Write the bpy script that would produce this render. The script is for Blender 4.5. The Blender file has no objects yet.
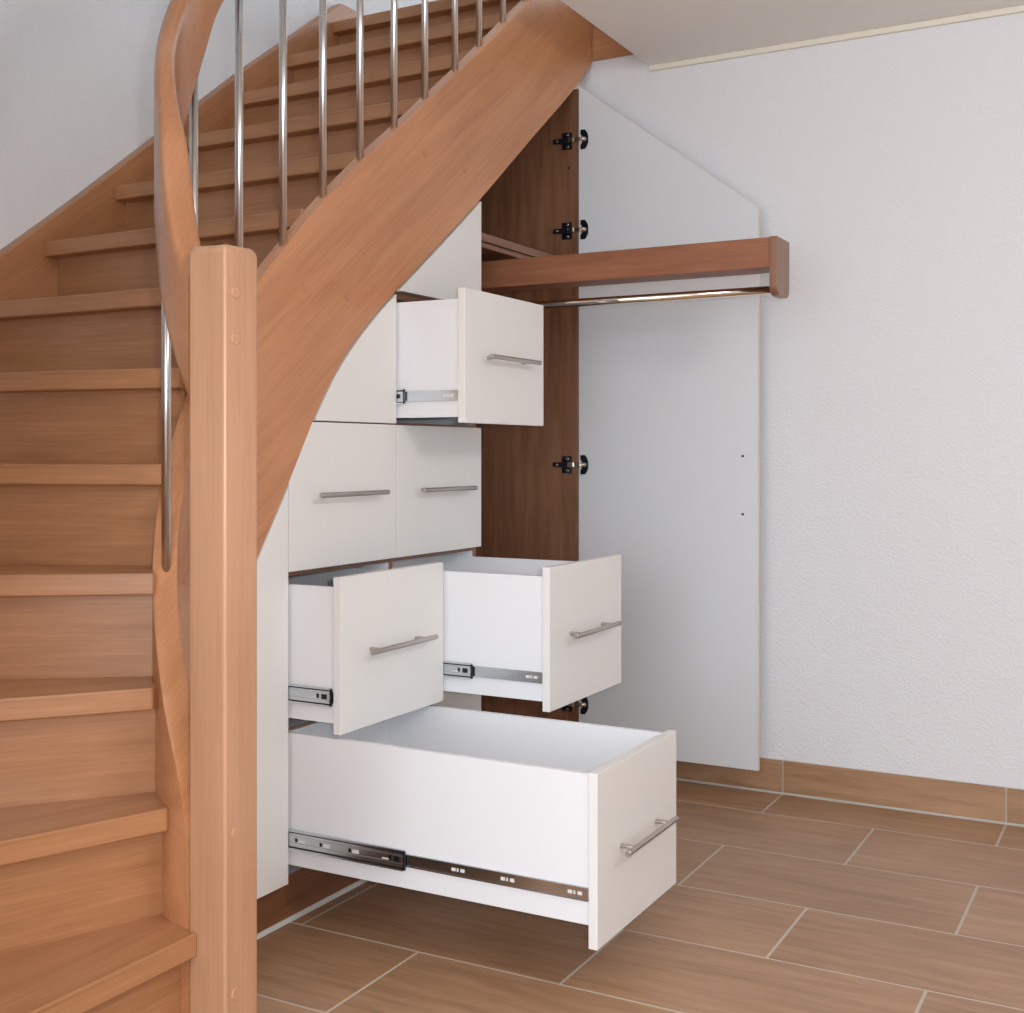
import bpy, bmesh, math, random
from mathutils import Vector, Matrix
random.seed(7)
R = math.radians
scene = bpy.context.scene
COL = scene.collection

# ------------------------------------------------------------------ materials
def new_mat(name):
    m = bpy.data.materials.new(name); m.use_nodes = True
    nt = m.node_tree
    return m, nt, nt.nodes['Principled BSDF']

def plain(name, col, rough=.5, metal=0.0, spec=.5, coat=0.0):
    m, nt, b = new_mat(name)
    b.inputs['Base Color'].default_value = (*col, 1)
    b.inputs['Roughness'].default_value = rough
    b.inputs['Metallic'].default_value = metal
    b.inputs['Specular IOR Level'].default_value = spec
    b.inputs['Coat Weight'].default_value = coat
    return m

def wood(name, dark, light, rot=(0, 0, 0), rough=.38, fine=1.0, bump=.04, amount=1.0, coat=.15, tile=False):
    """grain runs along the local x axis after rotating the object coordinates by rot"""
    m, nt, b = new_mat(name)
    N, L = nt.nodes, nt.links
    tc = N.new('ShaderNodeTexCoord')
    vr = N.new('ShaderNodeMapping'); vr.inputs['Rotation'].default_value = rot
    L.new(tc.outputs['Object'], vr.inputs['Vector'])
    src = vr.outputs['Vector']
    if tile:
        at = N.new('ShaderNodeAttribute'); at.attribute_name = 'tile'
        mu = N.new('ShaderNodeVectorMath'); mu.operation = 'SCALE'; mu.inputs['Scale'].default_value = 37.0
        L.new(at.outputs['Vector'], mu.inputs[0])
        ad = N.new('ShaderNodeVectorMath'); ad.operation = 'ADD'
        L.new(src, ad.inputs[0]); L.new(mu.outputs[0], ad.inputs[1]); src = ad.outputs[0]
    def noise(sc, scale, detail, rgh, dist=0):
        mp = N.new('ShaderNodeMapping'); mp.inputs['Scale'].default_value = sc
        L.new(src, mp.inputs['Vector'])
        n = N.new('ShaderNodeTexNoise'); n.inputs['Scale'].default_value = scale
        n.inputs['Detail'].default_value = detail; n.inputs['Roughness'].default_value = rgh
        n.inputs['Distortion'].default_value = dist
        L.new(mp.outputs['Vector'], n.inputs['Vector']); return n.outputs['Fac']
    a = noise((.7, 7, 7), 2.2 * fine, 4, .55, .6)        # broad figure
    c = noise((1.5, 60, 60), 3.0 * fine, 4, .6)          # fine pores
    d = noise((1, 1.5, 1.5), 1.6, 2, .5)                 # board to board drift
    def mix(x, y, f):
        mm = N.new('ShaderNodeMix'); mm.data_type = 'FLOAT'; mm.inputs[0].default_value = f
        L.new(x, mm.inputs[2]); L.new(y, mm.inputs[3]); return mm.outputs[0]
    f = mix(mix(a, c, .42), d, .3)
    cr = N.new('ShaderNodeValToRGB')
    w = .10 / amount
    cr.color_ramp.elements[0].position = .5 - w; cr.color_ramp.elements[0].color = (*dark, 1)
    cr.color_ramp.elements[1].position = .5 + w; cr.color_ramp.elements[1].color = (*light, 1)
    L.new(f, cr.inputs['Fac']); L.new(cr.outputs['Color'], b.inputs['Base Color'])
    b.inputs['Roughness'].default_value = rough
    b.inputs['Coat Weight'].default_value = coat; b.inputs['Coat Roughness'].default_value = .25
    bp = N.new('ShaderNodeBump'); bp.inputs['Strength'].default_value = bump; bp.inputs['Distance'].default_value = .004
    L.new(c, bp.inputs['Height']); L.new(bp.outputs['Normal'], b.inputs['Normal'])
    return m

def plaster(name, col, scale=55, strength=.35):
    m, nt, b = new_mat(name); N, L = nt.nodes, nt.links
    tc = N.new('ShaderNodeTexCoord')
    n = N.new('ShaderNodeTexNoise'); n.inputs['Scale'].default_value = scale; n.inputs['Detail'].default_value = 5
    n.inputs['Roughness'].default_value = .6
    L.new(tc.outputs['Object'], n.inputs['Vector'])
    v = N.new('ShaderNodeTexVoronoi'); v.inputs['Scale'].default_value = scale * 1.7
    L.new(tc.outputs['Object'], v.inputs['Vector'])
    ad = N.new('ShaderNodeMath'); ad.operation = 'ADD'
    L.new(n.outputs['Fac'], ad.inputs[0]); L.new(v.outputs['Distance'], ad.inputs[1])
    bp = N.new('ShaderNodeBump'); bp.inputs['Strength'].default_value = strength; bp.inputs['Distance'].default_value = .004
    L.new(ad.outputs[0], bp.inputs['Height']); L.new(bp.outputs['Normal'], b.inputs['Normal'])
    b.inputs['Base Color'].default_value = (*col, 1); b.inputs['Roughness'].default_value = .9
    b.inputs['Specular IOR Level'].default_value = .2
    return m

BD, BL = (.31, .135, .055), (.46, .222, .104)
PI = math.pi
slope = math.atan(.765)
M = dict(
    beech_x=wood('beech_x', BD, BL),
    beech_y=wood('beech_y', BD, BL, rot=(0, 0, R(90))),
    beech_z=wood('beech_z', BD, BL, rot=(0, R(90), 0)),
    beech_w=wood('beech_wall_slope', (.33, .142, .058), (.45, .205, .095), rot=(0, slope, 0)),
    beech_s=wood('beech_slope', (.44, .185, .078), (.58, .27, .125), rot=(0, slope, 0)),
    newel=wood('newel_beech', (.43, .228, .125), (.54, .30, .178), rot=(0, R(90), 0), amount=.8),
    rail=wood('rail_beech', (.36, .155, .068), (.47, .22, .108), rot=(0, R(60), 0), rough=.3, coat=.3),
    dowel=wood('dowel_beech', (.45, .20, .095), (.50, .23, .115)),
    dowel_pale=wood('dowel_pale_beech', (.50, .272, .155), (.52, .288, .165)),
    walnut_z=wood('walnut_z', (.15, .065, .032), (.27, .13, .072), rot=(0, R(90), 0), fine=1.6),
    walnut_x=wood('walnut_x', (.17, .07, .035), (.28, .125, .068), fine=1.6),
    walnut_y=wood('walnut_y', (.20, .072, .032), (.32, .125, .058), rot=(0, 0, R(90)), fine=1.6, rough=.5, coat=0),
    plinth=wood('plinth_walnut', (.15, .058, .024), (.25, .105, .048), fine=1.4),
    tile=wood('wood_look_tile', (.27, .145, .075), (.45, .265, .155), rot=(0, 0, R(90)), rough=.40, fine=2.6, coat=0, tile=True, bump=.02, amount=.8),
    grout=plain('grout', (.52, .46, .39), .8),
    sealant=plain('sealant', (.58, .57, .55), .5),
    joint=plain('grey_joint', (.46, .44, .40), .7),
    slot=plain('slot_white', (.7, .7, .7), .5),
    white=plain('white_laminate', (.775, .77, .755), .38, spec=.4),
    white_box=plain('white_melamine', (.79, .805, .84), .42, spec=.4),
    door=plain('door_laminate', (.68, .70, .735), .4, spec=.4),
    cream_edge=plain('cream_edge', (.74, .70, .60), .5),
    steel=plain('brushed_steel', (.62, .60, .58), .28, 1.0),
    handle=plain('handle_steel', (.50, .46, .43), .34, 1.0),
    zinc=plain('zinc_plate', (.62, .67, .71), .2, 1.0),
    chrome=plain('chrome', (.75, .70, .62), .10, 1.0),
    black=plain('black_metal', (.02, .022, .03), .3, .6),
    nickel=plain('nickel', (.65, .6, .5), .25, 1.0),
    wall=plaster('rough_wall', (.735, .735, .765), 75, .32),
    ceil=plaster('ceiling_paint', (.85, .84, .81), 30, .08),
)

# ------------------------------------------------------------------ helpers
def link(name, bm, mats, parent=None, loc=(0, 0, 0), rotz=0, bevel=0, smooth=None, segs=2):
    bmesh.ops.recalc_face_normals(bm, faces=bm.faces)
    me = bpy.data.meshes.new(name); bm.to_mesh(me); bm.free()
    for m in (mats if isinstance(mats, (list, tuple)) else [mats]): me.materials.append(M[m])
    o = bpy.data.objects.new(name, me); COL.objects.link(o)
    if parent: o.parent = parent
    o.location = loc; o.rotation_euler = (0, 0, rotz)
    if bevel:
        md = o.modifiers.new('edge', 'BEVEL'); md.width = bevel; md.segments = segs
        md.limit_method = 'ANGLE'; md.angle_limit = R(40); md.harden_normals = False
    if smooth is not None:
        for p in me.polygons: p.use_smooth = True
        me.set_sharp_from_angle(angle=R(smooth))
    return o

def box(bm, x0, x1, y0, y1, z0, z1, mi=0):
    v = [bm.verts.new((x, y, z)) for x in (x0, x1) for y in (y0, y1) for z in (z0, z1)]
    for q in ((0, 1, 3, 2), (4, 6, 7, 5), (0, 4, 5, 1), (2, 3, 7, 6), (0, 2, 6, 4), (1, 5, 7, 3)):
        f = bm.faces.new([v[i] for i in q]); f.material_index = mi
    return v

def cyl(bm, p0, p1, r, n=20, mi=0, r1=None, caps=True):
    p0, p1 = Vector(p0), Vector(p1); d = (p1 - p0).normalized()
    a = d.orthogonal().normalized(); b = d.cross(a)
    r1 = r if r1 is None else r1
    A = [bm.verts.new(p0 + (a * math.cos(t) + b * math.sin(t)) * r) for t in [2 * PI * i / n for i in range(n)]]
    B = [bm.verts.new(p1 + (a * math.cos(t) + b * math.sin(t)) * r1) for t in [2 * PI * i / n for i in range(n)]]
    for i in range(n):
        f = bm.faces.new((A[i], A[(i + 1) % n], B[(i + 1) % n], B[i])); f.material_index = mi; f.smooth = True
    if caps:
        f = bm.faces.new(A[::-1]); f.material_index = mi
        f = bm.faces.new(B); f.material_index = mi

def prism(bm, pts, axis, a0, a1, mi=0):
    """polygon pts (2D) extruded along an axis"""
    def P(p, a):
        return {'x': (a, p[0], p[1]), 'y': (p[0], a, p[1]), 'z': (p[0], p[1], a)}[axis]
    A = [bm.verts.new(P(p, a0)) for p in pts]; B = [bm.verts.new(P(p, a1)) for p in pts]
    n = len(pts)
    f = bm.faces.new(A); f.material_index = mi
    f = bm.faces.new(B[::-1]); f.material_index = mi
    for i in range(n):
        f = bm.faces.new((A[i], B[i], B[(i + 1) % n], A[(i + 1) % n])); f.material_index = mi

def empty(name, loc, label, cat, group=None):
    o = bpy.data.objects.new(name, None); COL.objects.link(o); o.location = loc
    o.empty_display_size = .1
    o['label'] = label; o['category'] = cat
    if group: o['group'] = group
    return o

def struct(o):
    o['kind'] = 'structure'; return o

def interp(tab, x):
    if x <= tab[0][0]: return tab[0][1]
    for (a, b), (c, d) in zip(tab, tab[1:]):
        if x <= c: return b + (d - b) * (x - a) / (c - a)
    (a, b), (c, d) = tab[-2:]
    return d + (d - b) / (c - a) * (x - c)

def smooth_tab(tab, it=2):
    """densify with Catmull-Rom so that curved edges read as curves"""
    out = []
    n = len(tab)
    for i in range(n - 1):
        p0 = tab[max(i - 1, 0)]; p1 = tab[i]; p2 = tab[i + 1]; p3 = tab[min(i + 2, n - 1)]
        m1 = (p2[1] - p0[1]) / max(p2[0] - p0[0], 1e-6); m2 = (p3[1] - p1[1]) / max(p3[0] - p1[0], 1e-6)
        h = p2[0] - p1[0]
        for k in range(6):
            t = k / 6
            y = ((2*t**3 - 3*t**2 + 1) * p1[1] + (t**3 - 2*t**2 + t) * h * m1 + (-2*t**3 + 3*t**2) * p2[1] + (t**3 - t**2) * h * m2)
            out.append((p1[0] + t * h, y))
    out.append(tab[-1]); return out

# ------------------------------------------------------------------ key measures
XW = 3.89          # right wall
YF = 1.79          # cabinet front faces
YB = 2.79          # wall behind the stairs
ZC = 2.42          # ceiling
ZL = 2.70          # upper landing
YS = 1.576         # edge of the stairwell opening
XT = 3.768         # inner face of the tall side panel

# ------------------------------------------------------------------ floor
rows = [1.935, 2.27, 2.603, 2.937, 3.295, 3.65, XW]
off = [1.467, 1.12, .783, 1.113, .777, 1.113]
x = 1.935; k = 1
while x > -2.6:
    x -= .335; rows.insert(0, x); off.insert(0, 1.12 if k % 2 else 1.467); k += 1
bm = bmesh.new()
box(bm, rows[0], XW, -3.4, YB, -.05, -.0004, 1)
lay = bm.verts.layers.float_vector.new('tile')
g = .0034
for i in range(len(rows) - 1):
    y = off[i]
    while y > -3.4: y -= .672
    while y < YB:
        y0, y1 = max(y, -3.4), min(y + .672, YB)
        if y1 - y0 > .02:
            vs = box(bm, rows[i] + g, rows[i + 1] - g, y0 + g, y1 - g, -.004, 0, 0)
            t = Vector((random.random(), random.random(), random.random()))
            for v in vs: v[lay] = t
        y += .672
fl = struct(link('floor', bm, ['tile', 'grout']))

# ------------------------------------------------------------------ room shell
bm = bmesh.new(); box(bm, XW, XW + .15, -3.4, YB, 0, ZC)
box(bm, XW, XW + .15, YS, YB, ZC, ZC + .05)
struct(link('wall_right', bm, 'wall'))
bm = bmesh.new(); box(bm, .5, 6.5, YB, YB + .15, 0, 5.0)
struct(link('wall_back', bm, 'wall'))
bm = bmesh.new(); box(bm, .5, .66, 1.40, YB, 0, 5.0)
struct(link('wall_left', bm, 'wall'))
bm = bmesh.new(); box(bm, -2.75, XW + .15, -3.55, -3.4, 0, ZC)
struct(link('wall_front', bm, 'wall'))
bm = bmesh.new()
box(bm, -2.75, 6.5, -3.55, YS, ZC, ZL - .005)
box(bm, -2.75, .5, YS, YB, ZC, ZL - .005)
struct(link('ceiling', bm, 'ceil'))
bm = bmesh.new(); box(bm, -2.75, 6.5, -3.55, YB + .15, 5.0, 5.1)
struct(link('ceiling', bm, 'ceil'))  # unseen upper slab, added to keep sky light from flooding the stairwell
bm = bmesh.new(); box(bm, -2.75, 6.5, -3.55, -3.4, ZL - .005, 5.0)
struct(link('wall_front', bm, 'wall'))  # unseen upstairs wall, added to cut the light reaching the stairwell
bm = bmesh.new(); box(bm, XW - .012, XW, -3.4, YS, ZC - .02, ZC)
struct(link('trim_1', bm, 'cream_edge', bevel=.003))

# tiled baseboard on the right wall with its light joints
bm = bmesh.new()
lay = bm.verts.layers.float_vector.new('tile')
box(bm, XW - .006, XW, -3.4, 1.80, .0, .106, 1)
y = 1.113 + .672
while y > -3.3:
    vs = box(bm, XW - .010, XW - .001, max(y - .672, -3.4) + .0025, min(y, 1.8) - .0025, .006, .107, 0)
    t = Vector((random.random(), random.random(), random.random()))
    for v in vs: v[lay] = t
    y -= .672
struct(link('baseboard_right', bm, ['tile', 'grout']))
bm = bmesh.new(); prism(bm, [(XW - .014, 0), (XW - .009, 0), (XW - .009, .006)], 'y', -3.4, 1.8)
struct(link('trim_2', bm, 'joint'))

# ------------------------------------------------------------------ staircase
st = empty('staircase', (1.65, 1.476, 0), 'beech winder staircase with square newel post, curved handrail and round steel balusters', 'staircase')
LOC = Vector(st.location)
def part(name, bm, mats, parent=None, **k):
    """parts are modelled in place; the parent sits at LOC of its thing"""
    pr = parent or CUR
    base = BASE
    for v in bm.verts: v.co -= Vector(base)
    o = link(name, bm, mats, pr, **k)
    return o
CUR, BASE = st, tuple(LOC)
def setcur(e):
    global CUR, BASE
    CUR, BASE = e, tuple(e.location)
def sub(name, bm, mats, parent, **k):
    for v in bm.verts: v.co -= Vector(BASE)
    return link(name, bm, mats, parent, **k)

CX, CY, RO, TH = 1.997, 1.458, .3766, .045
RI = RO - TH; RM = RO - TH / 2
PHI0 = R(9.5)
ARC = RM * (PI / 2 - PHI0)
def swell(ph):
    t = max(0, min(1, (R(38) - ph) / R(22))); return .012 * t * t * (3 - 2 * t)
def path(s, off):
    """s = arc length from the newel along the centre line; off>0 towards the treads"""
    if s < ARC:
        ph = PHI0 + s / RM; r = RM + off + (swell(ph) if off > 0 else 0)
        return CX - r * math.cos(ph), CY + r * math.sin(ph)
    return CX + (s - ARC), CY + RM + off
def s_phi(deg): return RM * (R(deg) - PHI0)
def s_x(x): return ARC + x - CX
top = smooth_tab([(s_phi(9.5), .41), (s_phi(14), .53), (s_phi(22), .64), (s_phi(30), .722), (s_phi(38), .79), (s_phi(45), .865),
       (s_phi(57), .985), (s_phi(66), 1.075), (s_phi(79), 1.215), (s_x(CX), 1.335), (s_x(2.078), 1.435), (s_x(2.16), 1.52), (s_x(2.229), 1.585), (s_x(2.30), 1.653), (s_x(2.379), 1.722),
       (s_x(2.532), 1.846), (s_x(2.685), 1.960), (s_x(2.836), 2.075), (s_x(2.995), 2.196), (s_x(3.133), 2.305), (s_x(3.424), 2.536), (s_x(3.875), 2.89)])
bot = smooth_tab([(s_phi(9.5), .0), (s_phi(30), .13), (s_phi(60), .40), (s_x(CX), .67), (s_x(2.112), .863), (s_x(2.17), .950), (s_x(2.227), 1.036), (s_x(2.323), 1.188), (s_x(2.418), 1.312), (s_x(2.544), 1.430),
       (s_x(2.68), 1.533), (s_x(2.879), 1.676), (s_x(3.1), 1.838), (s_x(3.43), 2.093), (s_x(3.76), 2.346), (s_x(3.888), 2.466)])
SMAX = s_x(3.888)
def sweep(bm, ss, sec):
    """sec(s) -> closed list of (x,y,z)"""
    prev = None
    for s in ss:
        ring = [bm.verts.new(p) for p in sec(s)]
        if prev:
            for i in range(len(ring)):
                bm.faces.new((prev[i], prev[(i + 1) % len(ring)], ring[(i + 1) % len(ring)], ring[i]))
        else: bm.faces.new(ring[::-1])
        prev = ring
    bm.faces.new(prev)
def srange(a, b, n): return [a + (b - a) * i / n for i in range(n + 1)]
ss = srange(0, ARC, 40) + srange(ARC + .01, s_x(2.8), 60) + srange(s_x(2.82), SMAX, 20)
def sec_str(s):
    zt, zb = interp(top, s), interp(bot, s)
    c = .005
    o = []
    for off, z in ((-TH/2, zb + c), (-TH/2 + c, zb), (TH/2 - c, zb), (TH/2, zb + c), (TH/2, zt - c), (TH/2 - c, zt), (-TH/2 + c, zt), (-TH/2, zt - c)):
        x, y = path(s, off); o.append((x, y, z))
    return o
bm = bmesh.new(); sweep(bm, ss, sec_str)
instr = part('inner_stringer', bm, 'beech_s', smooth=35)
# round dowel caps on the stringer face
def onplane_y(px, py, y):
    f, cx, cy, th, h = 1222., 512., 453., R(28.5), 1.1
    s, c = math.sin(th), math.cos(th)
    u = (px - cx) / f; v = -(py - cy) / f
    rx, ry = u * s + c, -u * c + s
    t = y / ry; return rx * t, h + v * t
for px_, pz_ in [(305, 287.5), (348, 296.5), (425, 153), (465, 169.5), (493, 69), (526, 54), (553.6, 72), (561.5, 14.6), (590, 34)]:
    xx, zz = onplane_y(px_, pz_, YF)
    bm = bmesh.new(); cyl(bm, (xx, YF + .004, zz), (xx, YF - .0022, zz), .0115, 20)
    sub('dowel_cap', bm, 'dowel', instr, bevel=.001)
bm = bmesh.new()
cyl(bm, (CX - RI*math.cos(R(63)) - .003*math.cos(R(63)), CY + RI*math.sin(R(63)) + .003*math.sin(R(63)), .845),
        (CX - RI*math.cos(R(63)) + .003*math.cos(R(63)), CY + RI*math.sin(R(63)) - .003*math.sin(R(63)), .845), .010, 16)
sub('dowel_cap', bm, 'dowel', instr, bevel=.001)

# newel post
bm = bmesh.new(); box(bm, 1.610, 1.6965, 1.435, 1.519, 0, 1.463)
nw = part('newel_post', bm, 'newel')
me = nw.data; b2 = bmesh.new(); b2.from_mesh(me)
es = [e for e in b2.edges if abs(e.verts[0].co.z - e.verts[1].co.z) > .5]
bmesh.ops.bevel(b2, geom=es, offset=.006, segments=3, affect='EDGES', profile=.5)
es = [e for e in b2.edges if min(e.verts[0].co.z, e.verts[1].co.z) > 1.455]
bmesh.ops.bevel(b2, geom=es, offset=.017, segments=5, affect='EDGES', profile=.5)
b2.to_mesh(me); b2.free()
for p in me.polygons: p.use_smooth = p.area < .004 and not (p.area > .0009 and abs(p.normal.z) > .99)
for z in (1.379, 1.298, .441, .161):
    bm = bmesh.new(); cyl(bm, (1.636, 1.437, z), (1.636, 1.4325, z), .0105, 20)
    sub('dowel_cap', bm, 'dowel_pale', nw, bevel=.0012)

# treads and risers
zs = [.264, .467, .67, .873, 1.078, 1.276, 1.480, 1.685, 1.888, 2.09, 2.295, 2.498, 2.70]
RT = RO - .001
def inner(phi): return (CX - RT * math.cos(R(phi)), CY + RT * math.sin(R(phi)))
XL, YW = .70, 2.752
# inner end (as path parameter) and direction of each nosing
nos = [((1.609, 1.498), 179.2, 9), ((1.6205, 1.580), 159, 18), ((1.655, 1.648), 141.7, 29), (inner(40), 126, 40), (inner(56), 112, 56), (inner(72), 99, 72)]
XN = {6: 2.079, 7: 2.326, 8: 2.608, 9: 2.865, 10: 3.13, 11: 3.395, 12: 3.665}
YI = CY + RT
def hit(p, d):
    """outer end of a line from p in direction d (deg) on the walls"""
    dx, dy = math.cos(R(d)), math.sin(R(d)); c = []
    if dx < -1e-6: c.append((XL - p[0]) / dx)
    if dy > 1e-6: c.append((YW - p[1]) / dy)
    t = min(c); return (p[0] + dx * t, p[1] + dy * t)
def line(k, back):
    """nosing line k shifted back by 'back' up the flight: inner point, outer point"""
    if k <= 5:
        p, d, _ = nos[k]
        n = (math.sin(R(d)), -math.cos(R(d)))      # to the right of the direction = up the flight
        q = (p[0] + n[0] * back, p[1] + n[1] * back)
        # slide q along the line onto the inner boundary
        dx, dy = math.cos(R(d)), math.sin(R(d))
        if k == 0: pin = (q[0], q[1]) if q[1] < 1.52 else (CX - math.sqrt(RT**2 - (q[1] - CY)**2), q[1])
        else:
            ax, ay = q[0] - CX, q[1] - CY
            b = ax * dx + ay * dy; cc = ax * ax + ay * ay - RT * RT
            t = -b + math.sqrt(max(b * b - cc, 0)); pin = (q[0] + dx * t, q[1] + dy * t)
            if back == 0: pin = p if k < 4 else (p[0] - dx * .014, p[1] - dy * .014)
            if pin[0] > CX: pin = (q[0] + dx * (YI - q[1]) / dy, YI)
        return pin, hit(pin, d)
    sk = {6: .0, 7: .028, 8: 0}.get(k, 0)
    x = XN[k]
    return (x + back, YI), (x + back + sk, YW)
def bnd(p0, p1):
    """points along the inner boundary from p0 to p1"""
    out = []
    def par(p): return math.degrees(math.atan2(p[1] - CY, CX - p[0])) if p[0] < CX else 90 + (p[0] - CX) * 100
    a, b = par(p0), par(p1)
    for d in range(2, 90, 3):
        if a + 1 < d < b - 1: out.append(inner(d))
    if a < 90 < b: out.append((CX, YI))
    return out
def outer(p0, p1):
    """corner of the walls if it lies between the two outer points"""
    if p0[0] <= XL + 1e-4 and p1[1] >= YW - 1e-4 and p1[0] > XL + 1e-3: return [(XL, YW)]
    return []
TT = .042
for k in range(12):
    a_in, a_out = line(k, 0); b_in, b_out = line(k + 1, .055)
    pts = [a_in]
    if k == 0: pts += [(1.609, 1.5195), (CX - math.sqrt(RT**2 - (1.5195 - CY)**2), 1.5195)]
    pts += bnd(pts[-1], b_in) + [b_in, b_out] + outer(a_out, b_out)[::-1] + [a_out]
    d = math.atan2(a_out[1] - a_in[1], a_out[0] - a_in[0])
    org = Vector((a_in[0], a_in[1], zs[k]))
    rot = Matrix.Rotation(-d, 3, 'Z')
    loc = [rot @ (Vector((p[0], p[1], 0)) - Vector((org.x, org.y, 0))) for p in pts]
    bm = bmesh.new(); prism(bm, [(p.x, p.y) for p in loc], 'z', -TT, 0)
    link('tread', bm, 'beech_x', st, loc=org - LOC, rotz=d, bevel=.004, segs=3)
# landing nosing at the top
bm = bmesh.new(); box(bm, 3.665, 6.4, YI - .003, 2.752, ZL - TT, ZL)
part('landing_tread', bm, 'beech_y', bevel=.005, segs=3)
for k in range(13):
    (ax, ay), (bx, by) = line(k, .045); (cx_, cy_), (dx_, dy_) = line(k, .063)
    z0 = 0 if k == 0 else zs[k - 1] - .004
    d = math.atan2(by - ay, bx - ax); org = Vector((ax, ay, z0)); rot = Matrix.Rotation(-d, 3, 'Z')
    P = [rot @ (Vector((p[0], p[1], 0)) - Vector((org.x, org.y, 0))) for p in ((ax, ay), (cx_, cy_), (dx_, dy_), (bx, by))]
    bm = bmesh.new(); prism(bm, [(p.x, p.y) for p in P], 'z', 0, zs[k] - TT + .002 - z0)
    link('riser', bm, 'beech_x', st, loc=org - LOC, rotz=d)
# wall stringers
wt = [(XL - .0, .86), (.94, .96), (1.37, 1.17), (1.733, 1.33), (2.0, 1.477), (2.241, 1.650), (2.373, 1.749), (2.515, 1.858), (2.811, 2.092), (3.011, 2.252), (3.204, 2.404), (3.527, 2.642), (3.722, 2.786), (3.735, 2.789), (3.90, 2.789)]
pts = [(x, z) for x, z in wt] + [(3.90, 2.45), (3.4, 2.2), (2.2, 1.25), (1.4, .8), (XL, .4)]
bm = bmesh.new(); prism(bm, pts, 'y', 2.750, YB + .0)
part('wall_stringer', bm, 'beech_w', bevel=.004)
bm = bmesh.new(); prism(bm, [(1.46, 0), (1.46, .36), (1.93, .56), (2.41, .76), (2.75, .86), (2.75, .3), (1.9, 0)], 'x', .662, XL + .002)
part('wall_stringer', bm, 'beech_y', bevel=.004)
# fascia board closing the edge of the upper floor beside the stringer
bm = bmesh.new(); box(bm, 3.876, 3.905, YS - .0, 1.788, 2.468, ZL + .002)
part('landing_fascia', bm, 'beech_y', bevel=.003)

# handrail
rb = smooth_tab([(s_phi(9.5), 1.180), (s_phi(14), 1.232), (s_phi(22), 1.325), (s_phi(30), 1.408), (s_phi(45), 1.560), (s_phi(57), 1.68), (s_phi(67), 1.757), (s_phi(74), 1.83), (s_phi(82), 1.93),
      (s_x(CX), 2.04), (s_x(2.10), 2.19), (s_x(2.25), 2.345), (s_x(2.45), 2.52), (s_x(2.7), 2.715), (s_x(3.2), 3.10), (s_x(3.872), 3.61)])
rt = smooth_tab([(s_phi(9.5), 1.43), (s_phi(14), 1.455), (s_phi(20), 1.55), (s_phi(26), 1.68), (s_phi(35), 1.77), (s_phi(45), 1.86), (s_phi(57), 1.95), (s_phi(74), 2.09), (s_x(CX), 2.27),
      (s_x(2.10), 2.37), (s_x(2.25), 2.49), (s_x(2.45), 2.63), (s_x(2.7), 2.81), (s_x(3.2), 3.195), (s_x(3.872), 3.705)])
def sec_rail(s):
    z0, z1 = interp(rb, s), interp(rt, s); w = .0235 - (.004 * min(1, max(0, (s - .10) / .12)) if s < ARC else .004); o = []
    hh = (z1 - z0) / 2; zc = (z0 + z1) / 2
    rz = min(.036, hh * .6); rw = .014
    for (sx, sz) in ((1, 1), (-1, 1), (-1, -1), (1, -1)):
        for j in range(6):
            a = {(1, 1): 0, (-1, 1): 90, (-1, -1): 180, (1, -1): 270}[(sx, sz)] + 18 * j
            ox = sx * (w - rw) + rw * math.cos(R(a)); oz = sz * (hh - rz) + rz * math.sin(R(a))
            x, y = path(s, ox); o.append((x, y, zc + oz))
    return o
bm = bmesh.new()
sweep(bm, srange(0, ARC, 60) + srange(ARC + .01, SMAX, 70), sec_rail)
part('handrail', bm, 'rail', smooth=45)
# balusters
sb = [s_phi(47), s_phi(79)] + [s_x(v) for v in (2.078, 2.229, 2.379, 2.532, 2.685, 2.836, 2.995, 3.133, 3.279, 3.424, 3.57, 3.71)]
for s in sb:
    x, y = path(s, -.003 if s == sb[0] else 0)
    zt, zb = interp(top, s), interp(rb, s)
    bm = bmesh.new(); cyl(bm, (x, y, zt - .022), (x, y, zb + .05), .0092, 24)
    bl = part('baluster', bm, 'steel')

# ------------------------------------------------------------------ drawer cabinet
dc = empty('drawer_cabinet', (2.67, YF + .02, 0), 'white fitted drawer cabinet under the stairs with four drawers pulled out and a brown plinth', 'cabinet')
setcur(dc)
YC = YF + .021                       # carcass front edge
c0, c1, c2 = 2.223, 2.666, 3.110
t = .018
def stair_z(x): return interp(bot, s_x(x)) - .006
bm = bmesh.new()
def vert_board(bm, x0, x1, z0):
    box(bm, x0, x1, YC, 2.70, z0, min(stair_z(x0), stair_z(x1)) - .035)
vert_board(bm, c0, c0 + t, .11)
vert_board(bm, c1 - t/2, c1 + t/2, .11)
vert_board(bm, c2 - t, c2, .11)
for z in (.11, .452, .8205, 1.170):
    x0 = c0 + t
    box(bm, x0, c1 - t/2, YC + .001, 2.69, z - .006, z + .010)
    box(bm, c1 + t/2, c2 - t, YC + .001, 2.69, z - .006, z + .010)
box(bm, c1 + t/2, c2 - t, YC + .001, 2.69, 1.512, 1.528)
box(bm, c0, c2, 2.70, 2.708, .11, 1.15)
carc = part('carcass', bm, 'white_box')
bm = bmesh.new()
for x0, x1 in ((c0, c0 + t), (c1 - t/2, c1 + t/2), (c2 - t, c2)):
    box(bm, x0 + .0002, x1 - .0002, YC - .001, YC, .11, min(stair_z(x0), stair_z(x1)) - .036)
for z in (.11, .452, .8205, 1.170, 1.518):
    for x0, x1 in ((c0 + t, c1 - t/2), (c1 + t/2, c2 - t)):
        if z < 1.3 or x0 > c1: box(bm, x0, x1, YC - .0002, YC + .0008, z - .0062, z + .0102)
sub('edge_band', bm, 'walnut_x', carc)['label'] = 'brown edge banding'
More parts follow.
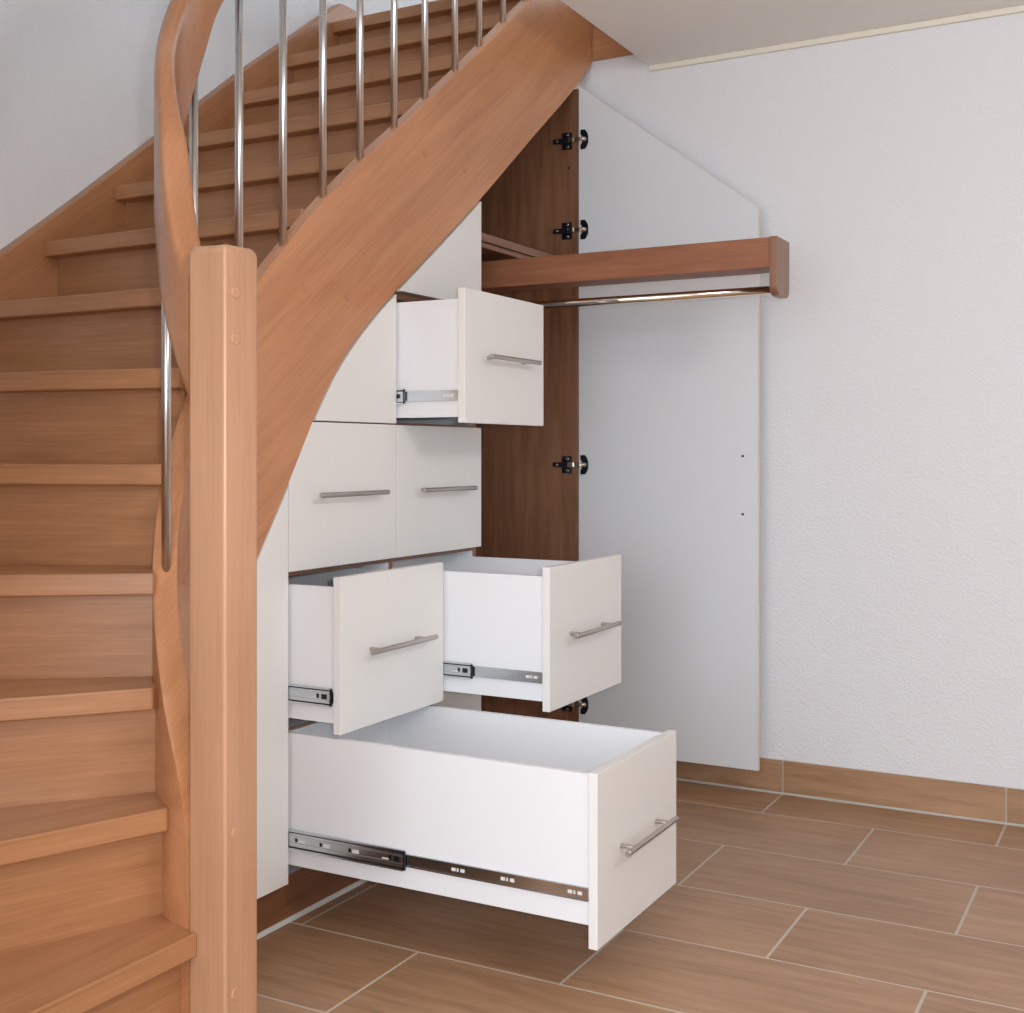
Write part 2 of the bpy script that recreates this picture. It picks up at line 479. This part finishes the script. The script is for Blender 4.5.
bm = bmesh.new(); box(bm, c1 + t/2 + .001, c2 - t - .001, YC + .003, 2.6, 1.508, 1.5118)
sub('top_board', bm, 'walnut_x', carc)
# plinth and its sealant joint
bm = bmesh.new(); box(bm, 1.70, c2, 1.832, 1.85, .004, .108)
part('plinth', bm, 'plinth')
bm = bmesh.new(); prism(bm, [(1.824, 0), (1.833, 0), (1.833, .009), (1.829, .009)], 'x', 1.70, c2)
part('sealant_joint', bm, 'sealant')

def front_poly(x0, x1, z0, z1=None):
    """outline of a front: straight, or cut to follow the underside of the stairs"""
    if z1 is not None and min(stair_z(x0), stair_z(x1)) >= z1:
        return [(x0, z0), (x1, z0), (x1, z1), (x0, z1)]
    xs = srange(x1, x0, 24); topz = [(x, stair_z(x) if z1 is None else min(stair_z(x), z1)) for x in xs]
    pts = [(x0, z0), (x1, z0)] + topz
    res = []
    for p in pts:
        if not res or (abs(p[0]-res[-1][0]) + abs(p[1]-res[-1][1])) > 1e-4: res.append(p)
    return res
g = .0018
# fixed panels
bm = bmesh.new(); pts = [(1.72, .110), (c0 - g, .110)] + [(x, stair_z(x)) for x in srange(c0 - g, 2.01, 14)] + [(1.72, .3)]
prism(bm, pts, 'y', YF, YF + .019)
part('filler_panel', bm, 'white', bevel=.0012)
def tri_front(x0, x1, z0, z1):
    xs = [x for x in srange(x1, x0, 40)]
    pts = [(x1, z0)]
    started = False
    for x in xs:
        z = min(stair_z(x), z1)
        if z > z0 + .001: pts.append((x, z))
        else: break
    if pts[-1][0] <= x0 + 1e-6: pts.append((x0, z0))
    else: pts.append((pts[-1][0] - .0005, z0))
    bm = bmesh.new(); prism(bm, pts[::-1], 'y', YF, YF + .019); return bm
part('fitted_front', tri_front(c0 + g, c1 - g, 1.177, 1.521), 'white', bevel=.0012)
part('fitted_front', tri_front(c1 + g, c2 - .001, 1.5265, 2.0), 'white', bevel=.0012)

def drawer(x0, x1, z0, z1, yfront, box_z, slide_z, outer_y, depth=.46, handle=True, slant=None, floor_off=.012):
    """x0..x1,z0..z1 front outline; yfront = outer face of the front"""
    yb0 = yfront + .0205; yb1 = yfront + .0205 + depth
    bx0, bx1 = x0 + .004 + (.0 if yfront < YF - .01 else .016), x1 - .018
    bx0 = x0 + .006
    bz0, bz1 = box_z; w = .013
    bm = bmesh.new()
    box(bm, bx0, bx0 + w, yb0, yb1, bz0, bz1)
    box(bm, bx1 - w, bx1, yb0, yb1, bz0, bz1)
    box(bm, bx0 + w, bx1 - w, yb0, yb0 + w, bz0, bz1 - .004)
    box(bm, bx0 + w, bx1 - w, yb1 - w, yb1, bz0, bz1)
    box(bm, bx0 + w, bx1 - w, yb0 + w, yb1 - w, bz0 + floor_off, bz0 + floor_off + .008)
    dr = part('drawer', bm, 'white_box')
    bm = bmesh.new(); box(bm, x0 + g, x1 - g, yfront, yfront + .020, z0, z1)
    sub('drawer_front', bm, 'white', dr, bevel=.0014)
    if handle:
        xc, zc, yh = (x0 + x1) / 2 - .006, (z0 + z1) / 2 + .001, yfront - .034
        bm = bmesh.new()
        cyl(bm, (xc - .138, yh, zc), (xc + .138, yh, zc), .0062, 24)
        for d in (-.096, .096):
            cyl(bm, (xc + d, yfront + .002, zc), (xc + d, yh, zc), .0048, 16)
        hd = sub('handle', bm, 'handle', dr, bevel=.0008)
        hd['label'] = 'brushed steel bar handle'
    if yfront < YF - .01:
        s0, s1 = slide_z; zm = (s0 + s1) / 2
        for side in (0, 1):
            sx = -1 if side == 0 else 1
            xa = bx0 if side == 0 else bx1
            def bx(bm, d0, d1, *a, mi=0):
                u, v = sorted((xa + sx * d0, xa + sx * d1)); box(bm, u, v, *a, mi)
            bm = bmesh.new()
            # inner member screwed to the box side
            h = .0135
            bx(bm, .0, .0016, yfront + .021, yb1 - .02, zm - h, zm + h)
            bx(bm, .0, .0045, yfront + .021, yb1 - .02, zm + h - .002, zm + h)
            bx(bm, .0, .0045, yfront + .021, yb1 - .02, zm - h, zm - h + .002)
            yy = yfront + .035
            while yy < outer_y - .03:
                for a, b_ in ((0, .010), (.015, .004), (.022, .010)):
                    bx(bm, .0014, .0022, yy + a, yy + a + b_, zm - .0035, zm + .0035, mi=1)
                yy += .155 if yy < yfront + .1 else .12
            # intermediate member running out of the carcass
            H = (s1 - s0) / 2
            y1 = YC + .12
            bx(bm, .0045, .0060, outer_y, y1, zm - H + .002, zm + H - .002)
            bx(bm, .0030, .0095, outer_y, y1, zm + H - .004, zm + H)
            bx(bm, .0030, .0095, outer_y, y1, zm - H, zm - H + .004)
            bx(bm, .0060, .0085, outer_y + .004, y1, zm - .009, zm - .007)
            bx(bm, .0060, .0085, outer_y + .004, y1, zm + .007, zm + .009)
            bx(bm, .0046, .0098, outer_y - .003, outer_y + .001, zm - H + .002, zm + H - .002, mi=2)
            bx(bm, .0061, .0066, outer_y + .002, y1, zm + H - .0075, zm + H - .004, mi=2)  # black strip painting in the shade below the upper lip
            bx(bm, .0061, .0066, outer_y + .002, y1, zm - H + .004, zm - H + .0065, mi=2)  # same painted shade line above the lower lip
            bx(bm, .0058, .0075, outer_y + .012, outer_y + .026, zm - .005, zm + .006, mi=2)
            bx(bm, .0058, .0068, outer_y + .034, outer_y + .058, zm - .004, zm - .001, mi=1)
            bx(bm, .0058, .0068, outer_y + .034, outer_y + .040, zm - .004, zm + .006, mi=2)
            if outer_y < 1.55:
                for q in (.12, .20, .27):
                    bx(bm, .0058, .0066, outer_y + q, outer_y + q + .018, zm - .004, zm + .004, mi=1)
                    bx(bm, .0058, .0070, outer_y + q + .022, outer_y + q + .028, zm - .004, zm + .004, mi=2)
            sl = sub('drawer_slide', bm, ['zinc', 'slot', 'black'], dr)
            sl['label'] = 'zinc-plated telescopic runner'
    return dr
drawer(c0, c1, .106, .459, 1.014, (.152, .4555), (.191, .236), 1.474, depth=.78)
drawer(c1, c2, .109, .459, YF, (.152, .45), (.19, .235), 1.8, depth=.7)
drawer(c0, c1, .466, .820, 1.646, (.490, .797), (.528, .570), 1.671, depth=.6)
drawer(c1, c2, .466, .820, 1.344, (.490, .797), (.528, .568), 1.564, depth=.6)
drawer(c0, c1, .826, 1.1735, YF, (.85, 1.15), (.9, .94), 1.8, depth=.5)
drawer(c1, c2, .826, 1.1735, YF, (.85, 1.15), (.9, .94), 1.8, depth=.6)
drawer(c1, c2, 1.177, 1.521, 1.585, (1.192, 1.494), (1.227, 1.268), 1.768, depth=.5)

# ------------------------------------------------------------------ coat cabinet with door and pull-out rail
cc = empty('coat_cabinet', (3.44, YF + .02, 0), 'open walnut-lined coat cabinet with tall slant-topped white door and pulled-out clothes rail', 'wardrobe')
setcur(cc)
bm = bmesh.new(); box(bm, c2 + .001, XW - .012, 1.832, 1.85, .004, .108)
part('plinth', bm, 'plinth')
bm = bmesh.new(); prism(bm, [(1.824, 0), (1.833, 0), (1.833, .009), (1.829, .009)], 'x', c2 + .001, XW - .012)
part('sealant_joint', bm, 'sealant')
bm = bmesh.new()
pts = [(1.792, .11), (2.70, .11), (2.70, 2.342), (1.792, 2.342)]
prism(bm, pts, 'x', XT, XT + t)
part('side_panel', bm, 'walnut_z', bevel=.001)
bm = bmesh.new(); box(bm, XT + t, XW - .001, 1.838, 1.856, .11, 2.40)
part('filler_panel', bm, 'cream_edge')
bm = bmesh.new(); box(bm, c2 + .001, XT, YC + .004, 2.70, .112, .13)
part('base_panel', bm, 'walnut_x')
bm = bmesh.new(); box(bm, c2 + .001, XT + t, 2.70, 2.71, .112, 1.80)
part('back_panel', bm, 'walnut_z')
# fixed shelf with a grooved front edge
bm = bmesh.new(); box(bm, c2 + .001, XT, YC + .004, 2.69, 1.733, 1.757); box(bm, c2 + .001, XT, YC + .012, 2.69, 1.716, 1.731)
box(bm, c2 + .001, XT, YC + .016, 2.69, 1.730, 1.734)
part('shelf', bm, 'walnut_x', bevel=.001)
# small screw caps in the side panel
for z in (2.075, 1.03, .33, .20):
    bm = bmesh.new(); cyl(bm, (XT - .0008, YC + .012, z), (XT + .002, YC + .012, z), .0045, 14)
    part('screw_cap', bm, 'nickel')
# door, open at a right angle against the wall
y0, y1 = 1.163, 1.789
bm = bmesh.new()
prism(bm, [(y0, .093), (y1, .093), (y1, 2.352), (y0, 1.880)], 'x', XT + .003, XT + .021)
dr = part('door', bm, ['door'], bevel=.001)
bm = bmesh.new()
prism(bm, [(y0 - .0012, .093), (y0, .093), (y0, 1.8802), (y0 - .0012, 1.8795)], 'x', XT + .003, XT + .021)
L_ = math.hypot(y1 - y0, .472); ny, nz = -.472 / L_ * .0012, (y1 - y0) / L_ * .0012
prism(bm, [(y0, 1.8802), (y1, 2.3522), (y1 + ny, 2.3522 + nz), (y0 + ny, 1.8802 + nz)], 'x', XT + .003, XT + .021)
sub('edge_band', bm, 'cream_edge', dr)['label'] = 'cream edge banding'
for z in (1.09, .905):
    bm = bmesh.new(); cyl(bm, (XT + .0032, 1.211, z), (XT + .0015, 1.211, z), .0042, 14)
    sub('screw', bm, 'black', dr)
# hinges
for z in (2.167, 1.860, 1.060, .245):
    bm = bmesh.new()
    X = XT
    box(bm, X - .003, X, 1.812, 1.850, z - .029, z + .029, 0)          # mounting plate
    box(bm, X - .007, X - .003, 1.818, 1.836, z - .027, z - .012, 0)
    box(bm, X - .007, X - .003, 1.818, 1.836, z + .012, z + .027, 0)
    box(bm, X - .016, X - .002, 1.806, 1.878, z - .0075, z + .0075, 0)  # arm
    box(bm, X - .018, X - .008, 1.800, 1.822, z - .009, z + .009, 1)
    cyl(bm, (X - .004, 1.827, z + .020), (X - .0095, 1.827, z + .020), .0055, 14, 1)
    cyl(bm, (X - .004, 1.827, z - .020), (X - .0095, 1.827, z - .020), .0055, 14, 1)
    cyl(bm, (X - .014, 1.862, z), (X - .019, 1.862, z), .005, 14, 1)
    box(bm, X - .014, X - .006, 1.776, 1.806, z - .006, z + .006, 1)    # link
    cyl(bm, (X + .001, 1.766, z), (X - .012, 1.772, z), .0105, 18, 1, r1=.006)
    pts = [(1.752 + .012 * (1 - abs(a / 8.0)**2.2) * 0 + .030 * (abs(a) / 8.0)**1.8 * .35, z + .033 * a / 8.0) for a in range(-8, 9)]
    pts = [(1.752, z - .012), (1.752, z + .012), (1.757, z + .024), (1.764, z + .033), (1.780, z + .033), (1.780, z + .018), (1.774, z + .010), (1.774, z - .010), (1.780, z - .018), (1.780, z - .033), (1.764, z - .033), (1.757, z - .024)]
    prism(bm, pts, 'x', X - .0025, X + .003, 0)
    part('hinge', bm, ['black', 'nickel'], bevel=.0008)['label'] = 'dark metal concealed hinge'
# pull-out rail
XR = 3.296
bm = bmesh.new(); box(bm, XR, XR + .110, .982, 2.25, 1.6115, 1.6950, 0)
po = part('pull_out_rail', bm, 'walnut_y', bevel=.0015)
bm = bmesh.new()
w, h0, h1, r = .125, 1.535, 1.6965, .030
xa, xb = XR - .003, XR - .003 + w
pts = [(xa, h1), (xa, h0 + r)] + [(xa + r - r * math.cos(R(a)), h0 + r - r * math.sin(R(a))) for a in range(15, 90, 15)] + [(xa + r, h0), (xb - r, h0)] \
    + [(xb - r + r * math.sin(R(a)), h0 + r - r * math.cos(R(a))) for a in range(15, 90, 15)] + [(xb, h0 + r), (xb, h1)]
prism(bm, pts, 'y', .961, .983)
sub('end_board', bm, 'walnut_z', po, bevel=.0015)
bm = bmesh.new(); cyl(bm, (XR + .072, .982, 1.558), (XR + .072, 2.22, 1.558), .0125, 28)
sub('clothes_rod', bm, 'chrome', po)['label'] = 'chrome hanging rod'
bm = bmesh.new(); box(bm, XR + .062, XR + .088, 2.21, 2.235, 1.54, 1.612)
sub('rod_bracket', bm, 'chrome', po)

# ------------------------------------------------------------------ camera
cam = bpy.data.cameras.new('camera'); co = bpy.data.objects.new('camera', cam); COL.objects.link(co)
co.location = (0, 0, 1.1); co.rotation_euler = (R(90), 0, R(28.5 - 90))
cam.sensor_width = 36; cam.lens = 1222 / 1024 * 36
cam.shift_y = -(506.5 - 453) / 1024; cam.clip_start = .05
scene.camera = co

# ------------------------------------------------------------------ light
w = bpy.data.worlds.new('world'); scene.world = w; w.use_nodes = True
w.node_tree.nodes['Background'].inputs['Color'].default_value = (.84, .93, 1.0, 1)
w.node_tree.nodes['Background'].inputs['Strength'].default_value = 1.9
def area(name, loc, target, sx, sy, power, col=(1, 1, 1)):
    l = bpy.data.lights.new(name, 'AREA'); l.shape = 'RECTANGLE'; l.size = sx; l.size_y = sy
    l.energy = power; l.color = col
    o = bpy.data.objects.new(name, l); COL.objects.link(o); o.location = loc
    o.rotation_euler = (Vector(target) - Vector(loc)).to_track_quat('-Z', 'Y').to_euler(); return o
area('window_light', (-2.3, .4, 1.5), (2.6, 1.4, 1.0), 2.4, 1.8, 46, (.84, .92, 1))
area('ceiling_lamp', (1.4, -1.0, 2.35), (2.4, 1.2, .6), .6, .6, 22, (1, .95, .91))
area('stairwell_light', (3.0, .4, 4.6), (3.0, 2.3, 2.4), 1.2, 1.2, 6, (1, .97, .94))
fl_ = bpy.data.lights.new('camera_flash', 'POINT'); fl_.energy = 60; fl_.shadow_soft_size = .03; fl_.color = (1, .97, .95)
fo = bpy.data.objects.new('camera_flash', fl_); COL.objects.link(fo); fo.location = (.04, -.075, 1.15)
scene.view_settings.view_transform = 'Standard'; scene.view_settings.look = 'None'
scene.view_settings.exposure = .24; scene.view_settings.gamma = 1
scene.view_settings.use_curve_mapping = False
